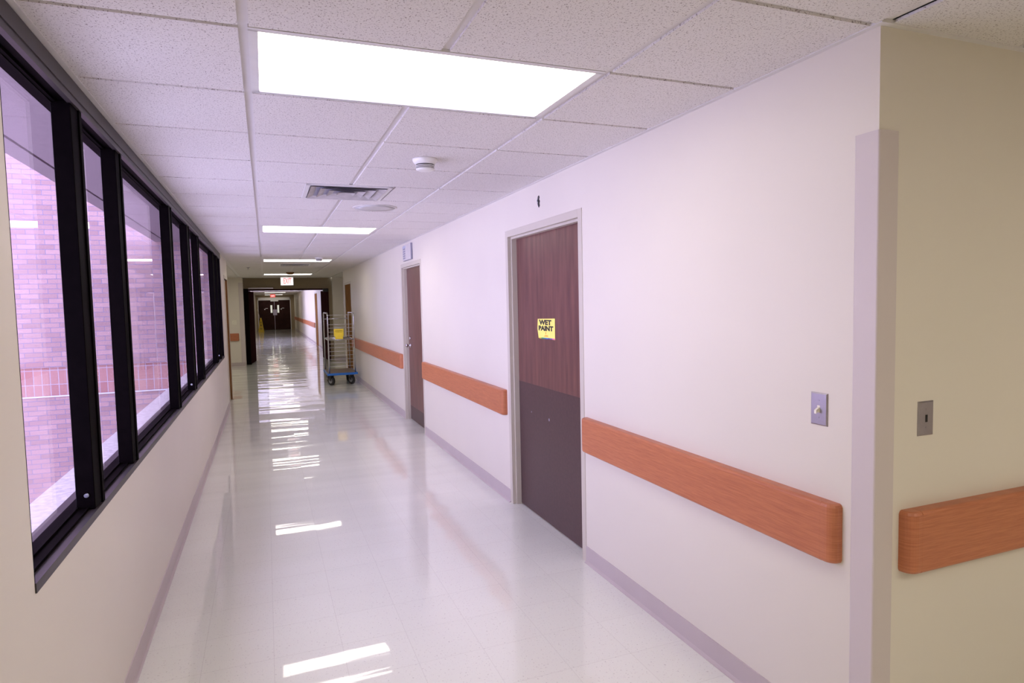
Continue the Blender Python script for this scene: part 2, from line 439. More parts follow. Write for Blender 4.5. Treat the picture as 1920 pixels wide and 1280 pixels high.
for r in [(XL-.02, XR+.05, YB, YH), (XR+.02, 5.1, -1.3, YC+.05), (-3.7, XL-.02, YA-.05, YS), (XR+.02, 5.1, 15.8, YS+.3), (X2L-.02, X2R+.02, YH+.15, YE)]:
    box(bm, r[0], r[1], r[2], r[3], H+.009, H+.03, mi=1)
mk('ceiling', bm, ['acoustic_tile', 'tee_metal'], kind='structure', label='white fissured acoustic tile ceiling in a metal grid', cat='ceiling')
# wall angle along both sides
bm = B((XL, XL+.022, YB, 11.3, H-.003, H+.009), (XR-.022, XR, YC-.022, 15.87, H-.003, H+.009), (XR, 5.1, YC-.022, YC, H-.003, H+.009), (XL, XL+.022, 11.3, YA, H-.003, H+.009))
mk('trim_1', bm, 'tee_metal', kind='structure', label='thin white ceiling angle along the walls', cat='trim')

# baseboards: thin vinyl with a small cove toe
def cove(s, x):   # outline in (x, z) for a base on plane x, growing towards s
    return [(x, 0), (x+s*.016, 0), (x+s*.016, .003), (x+s*.010, .007), (x+s*.005, .015), (x+s*.0045, .102), (x, .104)]
def cove_run(bm, s, x, y0, y1): prism(bm, cove(s, x), 1, y0, y1)
bm = bmesh.new()
for a, b in ((YC, D1[0]-FW), (D1[1]+FW, D2[0]-FW), (D2[1]+FW, D3[0]-FW), (D3[1]+FW, 15.87)): cove_run(bm, -1, XR, a, b)
prism(bm, [(YC, 0), (YC-.016, 0), (YC-.016, .003), (YC-.005, .015), (YC-.0045, .102), (YC, .104)], 0, XR, 5.1)
mk('baseboard_right', bm, 'baseboard_vinyl', kind='structure', label='grey mauve vinyl base along the right wall', cat='baseboard')
bm = bmesh.new(); cove_run(bm, 1, XL, YB, 11.27); cove_run(bm, 1, XL, 12.25-.01, YA)
mk('baseboard_left', bm, 'baseboard_vinyl', kind='structure', label='grey mauve vinyl base along the left wall', cat='baseboard')
bm = bmesh.new()
prism(bm, [(YS, 0), (YS-.012, 0), (YS-.005, .012), (YS-.0045, .102), (YS, .104)], 0, -3.7, -.55)
prism(bm, [(YS+.3, 0), (YS+.288, 0), (YS+.295, .012), (YS+.295, .102), (YS+.3, .104)], 0, 1.86, 5.1)
cove_run(bm, -1, X2R, YH+.15, 26.2-FW); cove_run(bm, -1, X2R, 27.5+FW, YE)
mk('baseboard_far', bm, 'baseboard_vinyl', kind='structure', label='vinyl base along the far walls', cat='baseboard')

# ------------------------------------------------------------------ the window wall
GXP = -.668
win = empty('window_1', (XL, (WY0+WY1)/2, WZ0), 'long dark framed window band with tinted glass along the left wall', 'window', kind='structure')
bm = B((XL-TH, XL+.004, WY0, WY1, WZ0, WZ0+.027))
mk('sill', bm, 'window_metal_brown', win, label='dusty brown metal sill')
# header fascia
bm = B((XL-.012, XL+.006, WY0, WY1, 2.347, 2.432))
box(bm, XL-.010, XL+.010, WY0, WY1, 2.372, 2.380)
mk('head_fascia', bm, 'window_metal_brown', win, label='brown metal head strip')
# outer frame rails
bm = B((GXP-.03, GXP+.008, WY0, WY1, WZ0+.026, WZ0+.041), (GXP+.008, XL-.030, WY0, WY1, WZ0+.026, WZ0+.034), (XL-.03, XL-.024, WY0, WY1, WZ0+.026, WZ0+.037),
       (GXP-.03, GXP+.008, WY0, WY1, 2.343, 2.418), (GXP+.008, XL-.012, WY0, WY1, 2.354, 2.418), (GXP+.008, XL-.045, WY0, WY1, 2.346, 2.356),
       (XL-TH, XL-.002, WY0, WY0+.012, WZ0+.027, 2.35), (GXP-.03, XL-.002, WY1-.05, WY1, WZ0+.027, 2.35))
mk('frame', bm, 'window_metal', win)
MUL = [(2.67, 2.795), (3.385, 3.497), (5.09, 5.212), (6.21, 6.36), (7.11, 7.225), (9.12, 9.25), (9.79, 9.89)]
edges = [WY0+.012]
for i, (a, b) in enumerate(MUL):
    bm = bmesh.new()
    box(bm, GXP+.0032, XL-.003, a, b-.035, WZ0+.03, 2.36, bev=.002, seg=1)
    box(bm, GXP+.006, XL+.002, b-.032, b, WZ0+.022, 2.362, bev=.002, seg=1)
    m_ = mk('mullion', bm, 'window_metal', win)
    if i in (0, 3, 6):
        bm = bmesh.new(); cyl(bm, (XL-.028, a+.0015, WZ0+.082), (XL-.028, a-.006, WZ0+.082), .008, 14); cyl(bm, (XL-.028, a-.006, WZ0+.082), (XL-.028, a-.009, WZ0+.082), .005, 6)
        mk('bolt', bm, 'chrome', m_, label='small steel bolt')
    edges += [a, b]
edges.append(WY1-.05)
for i in range(0, len(edges), 2):
    mk('pane', B((GXP-.003, GXP+.003, edges[i]-(.03 if i else 0), edges[i+1]+.03, WZ0+.036, 2.35)), 'tinted_glass', win)
win2 = empty('window_2', (X2L, 31, .87), 'tinted window band on the left of the further corridor', 'window', kind='structure')
bm = B((X2L-.10, X2L, 27, 35, .87, .93), (X2L-.10, X2L, 27, 35, 2.29, 2.35))
for y in (27, 28.9, 30.95, 33, 34.94): box(bm, X2L-.10, X2L, y, y+.06, .93, 2.29)
mk('frame', bm, 'window_metal', win2)
for y in (27.06, 28.96, 31.01, 33.06): mk('pane', B((X2L-.066, X2L-.06, y, y+(1.84 if y < 28 else 1.99 if y < 33 else 1.88), .93, 2.29)), 'tinted_glass', win2)
# outside: stone ledge, overhang, brick courtyard wall, ground
mk('trim_2', B((XL-TH-.16, XL-TH+.001, 1.6, 10.54, WZ0-.10, WZ0-.012)), 'ledge_stone', kind='structure', label='pale stone ledge outside the window', cat='ledge')
bm = B((-1.30, XL-TH, -6, 10.56, 2.6, 2.75), (-1.45, -1.32, -6, 10.56, 2.6, 2.75), (-1.33, -1.29, -6, 10.56, 2.615, 2.75), (XL-TH-.02, XL-TH, -6, 10.56, 2.41, 2.62))
mk('trim_3', bm, 'soffit_panel', kind='structure', label='mauve overhang soffit outside the window', cat='soffit')
bm = B((-9, XL-.05, 10.56, 10.86, .839, 7.0), (-9, XL-.05, 10.56, 10.86, -3.6, .435))
ow = mk('wall_outside', bm, 'running_brick', kind='structure', label='sunlit brick courtyard wall outside the window', cat='wall')
mk('soldier_course', B((-9, XL-.05, 10.578, 10.8, .435, .839)), 'soldier_brick', ow)
mk('drip_strip', B((-9, XL-.05, 10.545, 10.6, .428, .442)), 'flashing', ow)
mk('wall_outside_lower', B((XL-TH, XL-TH+.02, -6, 10.56, -3.6, .0)), 'running_brick', kind='structure', label='outer face below the corridor', cat='wall')
mk('floor_courtyard', B((-9, XL-.1, -6, 10.56, -3.7, -3.6)), 'concrete', kind='structure', label='courtyard paving far below the window', cat='ground')

# ------------------------------------------------------------------ doors on the right wall
def door_frame(bm, a, b, h, x=XR, stop=True):
    # face and reveal, then the stop the leaf closes against
    for y0, y1 in ((a-FW, a), (b, b+FW)): box(bm, x-.004, x+TH+.01, y0, y1, 0, h+FW, bev=.0015, seg=1)
    box(bm, x-.004, x+TH+.01, a, b, h, h+FW, bev=.0015, seg=1)
    if stop: box(bm, x+.025, x+.066, a, a+.016, 0, h); box(bm, x+.025, x+.066, b-.016, b, 0, h); box(bm, x+.025, x+.066, a+.016, b-.016, h-.016, h)
def door(n, dims, label, wood='walnut_door', kick=None, knob=None, x=XR, rec=.066):
    a, b, h = dims
    d = empty('door_%d' % n, (x, (a+b)/2, 0), label, 'door', kind='structure')
    bm = bmesh.new(); door_frame(bm, a, b, h, x, rec > .05); mk('door_frame', bm, 'frame_paint', d, label='beige metal frame')
    lf = mk('door_leaf', B((x+rec, x+.11, a+.003, b-.003, .008, h-.004)), wood, d, label='brown wood leaf')
    if kick:
        bm = B((x+.0645, x+.0665, a+.018, b-.018, .012, kick)); mk('kick_plate', bm, 'kick_plate', lf, label='dull brown kick plate')
    if knob:
        ky, kz, dz = knob
        bm = bmesh.new(); lathe(bm, [(.030, 0), (.031, -.004), (.026, -.009), (.011, -.014), (.011, -.034), (.020, -.040), (.0265, -.052), (.026, -.062), (.016, -.069)], x+.066, ky, kz, 24, 'x')
        mk('knob', bm, 'chrome', lf, label='chrome knob')
        bm = bmesh.new(); lathe(bm, [(.024, 0), (.024, -.008), (.019, -.014), (.010, -.015)], x+.066, ky, dz, 20, 'x')
        mk('deadbolt', bm, 'chrome', lf, label='chrome deadbolt rose')
    return d, lf
d1, leaf1 = door(1, D1, 'wide dark walnut door with a yellow notice and tall kick plate', kick=.995)
bm = bmesh.new()
for y, z, ry, rz, m in ((4.093, .772, .011, .008, 0), (4.414, .780, .006, .004, 0), (3.52, .73, .004, .004, 0)):
    cyl(bm, (XR+.0650, y, z), (XR+.0640, y, z), ry, 10)
mk('scuff_marks', bm, 'ink_gray', leaf1, label='small pale scuffs')
d2, leaf2 = door(2, D2, 'narrow dark brown door further along the right wall with chrome knob', kick=.20, knob=(8.69, 1.045, 1.145))
d3, leaf3 = door(3, D3, 'light brown door beyond the laundry cart', wood='door_oak', rec=.010)
door(4, (26.2, 27.5, 2.12), 'brown door in the further corridor', wood='door_oak', x=X2R, rec=.010)
# door at the end of the left wall, leaf nearly flush
d5 = empty('door_5', (XL, 11.76, 0), 'door at the far end of the left wall, seen edge on', 'door', kind='structure')
bm = B((XL-TH, XL+.005, 11.27, 11.32, 0, 2.15), (XL-TH, XL+.005, 12.20, 12.25, 0, 2.15), (XL-TH, XL+.005, 11.32, 12.20, 2.10, 2.15))
mk('door_frame', bm, 'frame_paint', d5, label='beige metal frame')
mk('door_leaf', B((XL-.07, XL-.03, 11.325, 12.195, .01, 2.095)), 'frame_paint', d5, label='beige leaf')
mk('edge_strip', B((XL-.03, XL-.002, 12.165, 12.199, .01, 2.095)), 'door_oak', d5, label='thin brown edge')

# yellow WET PAINT notice on the leaf of door 1
xs = XR+.0645
sg = empty('paper_notice', (xs, 4.11, 1.352), 'yellow WET PAINT paper notice stuck on the nearest dark door', 'notice')
bm = bmesh.new()
pts = [(4.259, 1.490), (4.268, 1.418), (4.250, 1.352), (3.968, 1.348), (3.966, 1.497)]
prism(bm, [(y, z) for y, z in pts], 0, xs-.0012, xs)
mk('paper', bm, 'pale_yellow_paper', sg)
bm = bmesh.new()
text_mesh(bm, 'WET', .047, on_right(4.128, 1.4645, xs-.0014), depth=.0004, offset=.0026, sx=2.0)
text_mesh(bm, 'PAINT', .0455, on_right(4.122, 1.4225, xs-.0014), depth=.0004, offset=.0026, sx=1.95)
mk('lettering', bm, 'ink_black', sg, label='bold black words WET PAINT')
bm = bmesh.new()
prism(bm, [(4.126, 1.389), (4.118, 1.401), (4.112, 1.402), (4.118, 1.392), (4.114, 1.391), (4.122, 1.381)], 0, xs-.0020, xs-.0012)
for k in range(4): box(bm, xs-.0019, xs-.0012, 4.078+(k % 2)*.01, 4.156-k*.008, 1.366+k*.003-.0006, 1.3672+k*.003)
mk('small_print', bm, 'ink_orange', sg, label='tiny orange mark and print')
cols = [lin(230, 215, 60), lin(60, 170, 110), lin(20, 150, 160), lin(40, 110, 200), lin(50, 60, 160), lin(110, 60, 170), lin(235, 70, 170)]
bm = bmesh.new()
for k, c in enumerate(cols):
    simple('stripe_%d' % k, c, .5); box(bm, xs-.0022, xs-.0012, 4.236-(k+1)*.038, 4.236-k*.038, 1.3495, 1.357, mi=k)
mk('colour_stripe', bm, ['stripe_%d' % k for k in range(7)], sg, label='rainbow stripe on the lower edge')

# ------------------------------------------------------------------ handrails (cherry wood bumper boards)
RZ0, RZ1, RT = .705, .912, .045
def rail_profile(r=.012):
    p = [(0, RZ0+.0005)]
    for cz, cx, a0 in ((RZ0+r, RT-r, -PI/2), (RZ1-r, RT-r, 0)):
        for i in range(5):
            t = a0+PI/2*i/4; p.append((cx+r*math.cos(t), cz+r*math.sin(t)))
    p.append((0, RZ1-.0005)); return p
def cap_mesh(bm, M, L=.052, rad=.034):
    # plan: rounded outer corner, extruded upward in slices so top and bottom edges are eased
    plan = [(0, 0), (0, RT)]
    for i in range(7):
        t = PI/2*i/6; plan.append((L-rad+rad*math.sin(t), RT-rad+rad*math.cos(t)))
    plan.append((L, 0))
    rings = []
    for z, ins in ((RZ0+.0005, .011), (RZ0+.0035, .0040), (RZ0+.012, 0), (RZ1-.012, 0), (RZ1-.0035, .0040), (RZ1-.0005, .011)):
        ring = []
        for a, b in plan:
            k = 1-ins/RT
            ring.append(bm.verts.new(M((a if a < L*.5 else L-(L-a)-ins*(a/L)), b*k, z)))
        rings.append(ring)
    n = len(plan); fs = []
    for A, Bq in zip(rings, rings[1:]):
        for k in range(n):
            f = bm.faces.new((A[k], A[(k+1) % n], Bq[(k+1) % n], Bq[k])); f.smooth = False; fs.append(f)
    fs.append(bm.faces.new(rings[0])); fs.append(bm.faces.new(rings[-1][::-1]))
    bmesh.ops.recalc_face_normals(bm, faces=fs)
def handrail(y0, y1, label, caps=(True, True), plane=XR, axis='y', s=-1, group=None):
    """axis y: board on plane x=plane sticking out by s; axis x: board on plane y=plane."""
    cx = plane if axis == 'y' else (y0+y1)/2; cy = (y0+y1)/2 if axis == 'y' else plane
    root = empty('handrail', (cx, cy, RZ0), label, 'handrail', group)
    L = .052
    a = y0+(L if caps[0] else 0); b = y1-(L if caps[1] else 0)
    bm = bmesh.new(); n = 12; pr = rail_profile()
    if axis == 'y': prism(bm, [(plane+s*d, z) for d, z in pr], 1, a, b)
    else: prism(bm, [(plane+s*d, z) for d, z in pr], 0, a, b)
    mk('rail_board', bm, 'cherry_rail', root)
    for i, on in enumerate(caps):
        if not on: continue
        bm = bmesh.new()
        base = a-.0003 if i == 0 else b+.0003; dr = -1 if i == 0 else 1
        if axis == 'y': cap_mesh(bm, lambda *p: Vector((plane+s*p[1], base+dr*p[0], p[2])))
        else: cap_mesh(bm, lambda *p: Vector((base+dr*p[0], plane+s*p[1], p[2])))
        mk('end_cap', bm, 'cherry_rail', root)
    return root
handrail(1.565, 3.405, 'nearest long cherry wood handrail board on the right wall, before the wide door', group=None)
handrail(4.76, 7.60, 'cherry wood handrail board between the wide door and the narrow door')
handrail(8.905, 14.30, 'distant cherry wood handrail board passing behind the wire cart')
handrail(1.905, 4.9, 'cherry wood handrail board on the end wall round the corner', caps=(True, False), plane=YC, axis='x')
handrail(-1.30, -.70, 'short reddish handrail board on the khaki stub wall left of the fire doors', caps=(False, True), plane=YS, axis='x')
handrail(27.75, 36.6, 'handrail board in the further corridor, nearer length', plane=X2R, caps=(True, False))
handrail(36.9, 47.3, 'handrail board in the further corridor, length beside the end doors', plane=X2R, caps=(False, True))

# ------------------------------------------------------------------ corner guards
def corner_guard(name, cx, cy, sx, sy, z0, z1, label, w_=.083, t=.006):
    """vinyl angle hugging a vertical outside corner at (cx, cy); sx, sy point from the wall body outwards."""
    bm = bmesh.new()
    o = [(cx, cy), (cx-sx*0, cy-sy*w_), (cx+sx*t*.3, cy-sy*w_), (cx+sx*t, cy-sy*(w_-.006))]
    for i in range(6):
        a = PI/2*i/5; o.append((cx+sx*(t*math.cos(a)), cy+sy*(t*math.sin(a))))
    o += [(cx-sx*(w_-.006), cy+sy*t), (cx-sx*w_, cy+sy*t*.3), (cx-sx*w_, cy)]
    prism(bm, o, 2, z0, z1)
    return mk(name, bm, 'guard_vinyl', None, label, 'corner guard', kind='structure')
corner_guard('trim_4', XR, YC, -1, -1, .105, 2.125, 'tall mauve vinyl corner guard on the near outside corner')
corner_guard('trim_5', -.55, YS, 1, -1, .105, 2.3, 'corner guard on the khaki stub wall left of the fire doors', w_=.11)
corner_guard('trim_6', XR, 15.87, -1, 1, .105, 2.3, 'corner guard at the far end of the right wall behind the cart')

# ------------------------------------------------------------------ switches
def switch(M, label, toggle='ivory_plastic', up=False, key=False):
    o = M @ Vector((0, 0, 0))
    root = empty('light_switch', o, label, 'switch')
    w2, h2 = .0355, .057
    bm = bmesh.new()
    rings = []
    for z, ins in ((0, 0), (.0025, 0), (.0055, .004)):
        rings.append([bm.verts.new(M @ Vector((sx*(w2-ins), sy*(h2-ins), z))) for sx, sy in ((-1, -1), (1, -1), (1, 1), (-1, 1))])
    fs = []
    for A, Bq in zip(rings, rings[1:]):
        for k in range(4): fs.append(bm.faces.new((A[k], A[(k+1) % 4], Bq[(k+1) % 4], Bq[k])))
    fs.append(bm.faces.new(rings[-1])); fs.append(bm.faces.new(rings[0][::-1]))
    bmesh.ops.recalc_face_normals(bm, faces=fs)
    mk('face_plate', bm, 'steel_brushed', root, label='brushed steel plate')
    for sy in (-1, 1):
        bm = bmesh.new()
        cyl(bm, M @ Vector((0, sy*.030, .005)), M @ Vector((0, sy*.030, .0068)), .0032, 10)
        mk('screw', bm, 'steel_brushed', root)
    bm = bmesh.new()
    P = lambda x, y, z: M @ Vector((x, y, z))
    def blk(x0, x1, y0, y1, z0, z1, skew=0):
        vs = [bm.verts.new(P(x, y+(skew if z == z1 else 0), z)) for z in (z0, z1) for y in (y0, y1) for x in (x0, x1)]
        fs = [bm.faces.new([vs[i] for i in q]) for q in ((0, 1, 3, 2), (4, 6, 7, 5), (0, 4, 5, 1), (2, 3, 7, 6), (0, 2, 6, 4), (1, 5, 7, 3))]
        bmesh.ops.recalc_face_normals(bm, faces=fs)
    if key:
        blk(-.0045, .0045, -.012, .012, .005, .0066); mk('key_slot', bm, 'dark_slot', root, label='dark keyed switch slot')
    else:
        blk(-.0055, .0055, -.0125, .0125, .005, .0062); blk(-.0045, .0045, -.006, .006, .006, .021, -.009)
        mk('toggle', bm, toggle, root, label='ivory toggle pointing down')
    return root
switch(on_right(1.663, 1.223, XR), 'steel light switch with ivory toggle on the right wall beside the corner')
switch(on_front(2.018, 1.206, YC), 'steel keyed switch without a toggle on the end wall round the corner', key=True)
sw = empty('wall_plate', (-.805, YS-.001, 1.15), 'small ivory switch plate on the khaki stub wall', 'switch')
mk('face_plate', B((-.865, -.745, YS-.008, YS, 1.15, 1.27), bev=.002, seg=1), 'ivory_plastic', sw)
for q in (-.835, -.785): mk('toggle', B((q, q+.01, YS-.018, YS-.008, 1.195, 1.225)), 'ivory_plastic', sw)

# ------------------------------------------------------------------ wall hole above the wide door
bm = bmesh.new()
out = [(4.070, 2.342), (4.052, 2.345), (4.042, 2.332), (4.050, 2.318), (4.038, 2.305), (4.046, 2.290), (4.040, 2.275), (4.055, 2.262), (4.066, 2.270), (4.074, 2.284), (4.070, 2.300), (4.082, 2.315), (4.076, 2.330)]
prism(bm, out, 0, XR-.0012, XR+.002)
hole = mk('wall_hole', bm, 'dark_slot', None, 'small ragged dark hole in the right wall above the wide door', 'hole')
bm = bmesh.new(); tube(bm, [(XR-.001, 4.058, 2.335), (XR-.012, 4.060, 2.31), (XR-.010, 4.055, 2.285), (XR-.002, 4.060, 2.268)], .0018, 6)
mk('loose_wire', bm, 'ink_gray', hole, label='grey wire end')

# ------------------------------------------------------------------ annunciator panel above the narrow door
p = empty('indicator_panel', (XR, 8.33, 2.19), 'small pale grey indicator panel on the wall above the narrow door', 'sign')
mk('housing', B((XR-.026, XR, 8.08, 8.58, 2.192, 2.400), bev=.003, seg=1), 'ink_gray', p, label='dark grey edge box')
mk('front_panel', B((XR-.030, XR-.0255, 8.085, 8.575, 2.196, 2.396)), 'dusty_plastic', p, label='pale panel')
bm = bmesh.new()
for r in range(5):
    for k in range(2): box(bm, XR-.032, XR-.030, 8.40+k*.075, 8.46+k*.075, 2.215+r*.030, 2.235+r*.030)
mk('indicator_marks', bm, 'ink_gray', p, label='rows of small blue grey marks')
mk('indicator_lens', B((XR-.0325, XR-.030, 8.37, 8.56, 2.355, 2.385)), 'flashing', p, label='bright strip at the top')

# ------------------------------------------------------------------ ceiling fixtures
def ceiling_light(y, label):
    root = empty('ceiling_light', (X0+T, y+T/2, H), label, 'ceiling light', 'recessed fluorescent ceiling lights')
    x0, x1, y0, y1 = X0+.012, X0+2*T-.012, y+.006, y+T-.006
    f = .028
    bm = B((x0, x1, y0-.012, y0+.012, H-.0012, H+.01), (x0, x1, y1-f, y1, H-.0012, H+.01), (x0, x0+f, y0, y1, H-.0012, H+.01), (x1-f, x1, y0, y1, H-.0012, H+.01))
    mk('frame', bm, 'white_metal', root, label='white metal frame')
    mk('edge_shade', B((x0+f, x1-f, y1-f-.001, y1-f+.006, H-.005, H)), 'ink_gray', root, label='dark strip painting the unlit frame edge')  # dark strip stands in for the unlit far edge of the frame
    mk('diffuser', B((x0+f, x1-f, y0+.012, y1-f, H+.001, H+.005)), 'diffuser', root, label='glowing white diffuser')
    return root
LL = ['added fill light furthest behind the viewpoint', 'middle added fill light behind the viewpoint', 'added fill light just above and behind the viewpoint', 'largest and nearest glowing ceiling light', 'second nearest ceiling light, beyond the air vent',
      'third ceiling light, partly hidden by a smoke detector', 'ceiling light right above the white EXIT sign', 'first ceiling light past the fire doors',
      'second ceiling light past the fire doors', 'ceiling light in the further corridor, topmost of the three seen through the fire doors',
      'ceiling light in the further corridor, middle of the three seen through the fire doors', 'ceiling light in the further corridor nearest the end doors']
cl = ceiling_light(LIGHTS[0], LL[0])
for y, lb in zip(LIGHTS[1:], LL[1:]):
    c = copy_tree(cl, (X0+T, y+T/2, H)); c['label'] = lb

def vent(y, label):
    cx, cy = X0+T, y+T/2
    root = empty('air_vent', (cx, cy, H), label, 'air vent', 'square ceiling air vents')
    hw = T/2-.012
    bm = bmesh.new()
    for a, b, c_, d in ((-hw, hw, -hw, -hw+.03), (-hw, hw, hw-.03, hw), (-hw, -hw+.03, -hw, hw), (hw-.03, hw, -hw, hw)):
        box(bm, cx+a, cx+b, cy+c_, cy+d, H-.006, H+.006)
    mk('frame', bm, 'white_metal', root)
    mk('throat', B((cx-hw+.03, cx+hw-.03, cy-hw+.03, cy+hw-.03, H+.0045, H+.0058)), 'ink_gray', root, label='flat grey throat')  # flat grey sheet closing the vent above the louvres
    for k in range(4):          # nested square louvres, each flaring down
        o, i = hw-.035-k*.066, hw-.035-k*.066-.042
        bm = bmesh.new()
        O = [bm.verts.new((cx+sx*o, cy+sy*o, H-.012)) for sx, sy in ((-1, -1), (1, -1), (1, 1), (-1, 1))]
        I = [bm.verts.new((cx+sx*i, cy+sy*i, H+.004)) for sx, sy in ((-1, -1), (1, -1), (1, 1), (-1, 1))]
        I2 = [bm.verts.new((cx+sx*(i+.002), cy+sy*(i+.002), H+.006)) for sx, sy in ((-1, -1), (1, -1), (1, 1), (-1, 1))]
        O2 = [bm.verts.new((cx+sx*(o+.002), cy+sy*(o+.002), H-.010)) for sx, sy in ((-1, -1), (1, -1), (1, 1), (-1, 1))]
        for q in range(4):
            for A, D in ((O, I), (I, I2), (I2, O2)):
                bm.faces.new((A[q], A[(q+1) % 4], D[(q+1) % 4], D[q]))
        bmesh.ops.recalc_face_normals(bm, faces=bm.faces)
        mk('louvre', bm, 'vent_metal', root)
    return root
for q, (lx, ly, lb) in enumerate(((X0+5*T, Y0-5*T, 'added fill light deep in the side passage round the near corner'), (X0+3*T, Y0-5*T, 'added fill light at the mouth of the side passage round the near corner'), (X0-4*T, Y0+20*T, 'added fill light in the left cross passage, nearer one'), (X0-4*T, Y0+24*T, 'added fill light in the left cross passage, farther one'))):
    c = copy_tree(cl, (lx+T, ly+T/2, H)); c['label'] = lb  # fill lights out of view, copied from the ceiling light
v1 = vent(VENTS[0], 'square louvred air vent nearest the camera, between the smoke detector and the speaker')
v2 = copy_tree(v1, (X0+T, VENTS[1]+T/2, H)); v2['label'] = 'distant air vent just beyond the third ceiling light'

def smoke(x, y, label):
    root = empty('smoke_detector', (x, y, H), label, 'smoke detector', 'round white smoke detectors')
    bm = bmesh.new(); lathe(bm, [(.070, 0), (.070, -.008), (.066, -.018), (.056, -.030), (.052, -.032)], x, y, H, 36); mk('base', bm, 'white_plastic', root)
    bm = bmesh.new(); lathe(bm, [(.050, -.030), (.050, -.058)], x, y, H, 36); mk('sensor_slots', bm, 'dark_slot', root, label='dark sensing slots')
    bm = bmesh.new()
    for z in (-.038, -.046): lathe(bm, [(.054, z), (.054, z-.004)], x, y, H, 36)
    lathe(bm, [(.053, -.054), (.052, -.060), (.040, -.066), (.010, -.068)], x, y, H, 36)
    mk('cover', bm, 'white_plastic', root)
    return root
s1 = smoke(.885, 3.60, 'round white smoke detector on the ceiling left of the wide door')
s2 = copy_tree(s1, (.885, 11.25, H)); s2['label'] = 'distant smoke detector in front of the third ceiling light'
bm = bmesh.new(); lathe(bm, [(.09, 0), (.09, -.02), (.075, -.045), (.03, -.055)], .60, 16.3, H, 28)
mk('ceiling_dome', bm, 'door_oak', None, 'small brown dome in front of the light above the EXIT sign', 'dome')
# speaker grille
sp_ = empty('ceiling_speaker', (.905, 5.49, H), 'flat round beige speaker grille on the ceiling beyond the air vent', 'speaker')
bm = bmesh.new(); lathe(bm, [(.185, 0), (.185, -.004), (.175, -.007), (.168, -.006)], .905, 5.49, H, 48); mk('rim', bm, 'dusty_plastic', sp_)
bm = bmesh.new(); lathe(bm, [(.166, -.0062), (.10, -.0085), (.01, -.0095)], .905, 5.49, H, 48)
mk('grille', bm, 'label_silver', sp_, label='perforated beige disc')
# sprinkler
spr = empty('sprinkler', (-.29, 14.2, H), 'tiny dark sprinkler head on the ceiling left of the air vent', 'sprinkler')
bm = bmesh.new(); lathe(bm, [(.035, 0), (.035, -.006), (.012, -.012), (.010, -.03)], -.29, 14.2, H, 20); mk('escutcheon', bm, 'steel_brushed', spr)
bm = bmesh.new(); lathe(bm, [(.022, -.045), (.022, -.048)], -.29, 14.2, H, 16); tube(bm, [(-.30, 14.2, H-.03), (-.306, 14.2, H-.038), (-.30, 14.2, H-.046)], .002, 6); tube(bm, [(-.28, 14.2, H-.03), (-.274, 14.2, H-.038), (-.28, 14.2, H-.046)], .002, 6)
mk('deflector', bm, 'steel_brushed', spr)

# EXIT signs
ex = empty('exit_sign', (.585, 18.3, 2.19), 'white lit EXIT sign with red letters hanging before the fire doors', 'exit sign')
mk('housing', B((.418, .750, 18.30, 18.345, 2.188, 2.415), bev=.004, seg=1), 'white_metal', ex)
mk('stem', B((.57, .60, 18.31, 18.335, 2.414, H)), 'white_metal', ex)
mk('lit_face', B((.426, .742, 18.295, 18.301, 2.196, 2.407)), 'exit_panel', ex, label='glowing white face')
bm = bmesh.new(); text_mesh(bm, 'EXIT', .215, on_front(.592, 2.301, 18.293), depth=.001, offset=.003, sx=.47)
prism(bm, [(.452, 2.30), (.466, 2.312), (.466, 2.288)], 1, 18.292, 18.295)
mk('lettering', bm, 'exit_letter', ex, label='thin red letters EXIT and a small arrow')
ex2 = empty('exit_sign', (.487, 44.0, 2.2), 'small red glowing exit sign far down the further corridor', 'exit sign')
mk('housing', B((.35, .65, 44.0, 44.05, 2.235, 2.42)), 'white_metal', ex2)
mk('lit_face', B((.355, .645, 43.99, 44.001, 2.24, 2.415)), 'exit_red_panel', ex2, label='glowing red face')
bm = bmesh.new(); text_mesh(bm, 'EXIT', .15, on_front(.50, 2.32, 43.985), depth=.001, offset=.001, sx=.6)
mk('lettering', bm, 'exit_panel', ex2, label='pale letters')

# ------------------------------------------------------------------ fire door opening
fr = empty('door_6', (.64, YH, 0), 'open pair of dark fire doors in the opening beyond the junction', 'door', kind='structure')
bm = B((OX0-.06, OX0, YH-.02, YH+.17, 0, 2.12), (OX1, OX1+.06, YH-.02, YH+.17, 0, 2.12), (OX0-.06, OX1+.06, YH-.02, YH+.17, 2.085, 2.125))
mk('door_frame', bm, 'fire_door_wood', fr, label='dark brown frame')
def leaf(hx, hy, ang, name, w_=1.04, side=1):
    bm = bmesh.new(); box(bm, 0, w_, -.022, .022, .01, 2.07)
    Mx = Matrix.Translation((hx, hy, 0)) @ Matrix.Rotation(ang, 4, 'Z')
    bmesh.ops.transform(bm, matrix=Mx, verts=bm.verts)
    lf = mk('door_leaf', bm, 'fire_door_wood', fr, label=name)
    bm = bmesh.new()
    tube(bm, [(w_-.09, side*.022, 1.02), (w_-.09, side*.06, 1.03), (w_-.09, side*.068, 1.14), (w_-.09, side*.06, 1.25), (w_-.09, side*.022, 1.26)], .010, 8)
    bmesh.ops.transform(bm, matrix=Mx, verts=bm.verts); mk('pull_handle', bm, 'steel_brushed', lf)
    return lf, Mx
lfL, ML = leaf(OX0-.04, YH+.02, math.radians(82.5), 'left dark leaf standing open')
lfR, MR = leaf(OX1+.02, YH+.10, math.radians(94), 'right leaf standing open', side=-1)
mk('jamb_shade', B((-.55, OX0-.004, YH-.04, YH-.02, 0, 2.14)), 'recess_shade', fr, label='dark sheet painting the shaded recess beside the left leaf')  # black sheet in place of the shaded recess
mk('closer_track', B((-.42, .236, YH-.06, YH-.02, 2.135, 2.165)), 'steel_brushed', fr, label='grey door closer track')
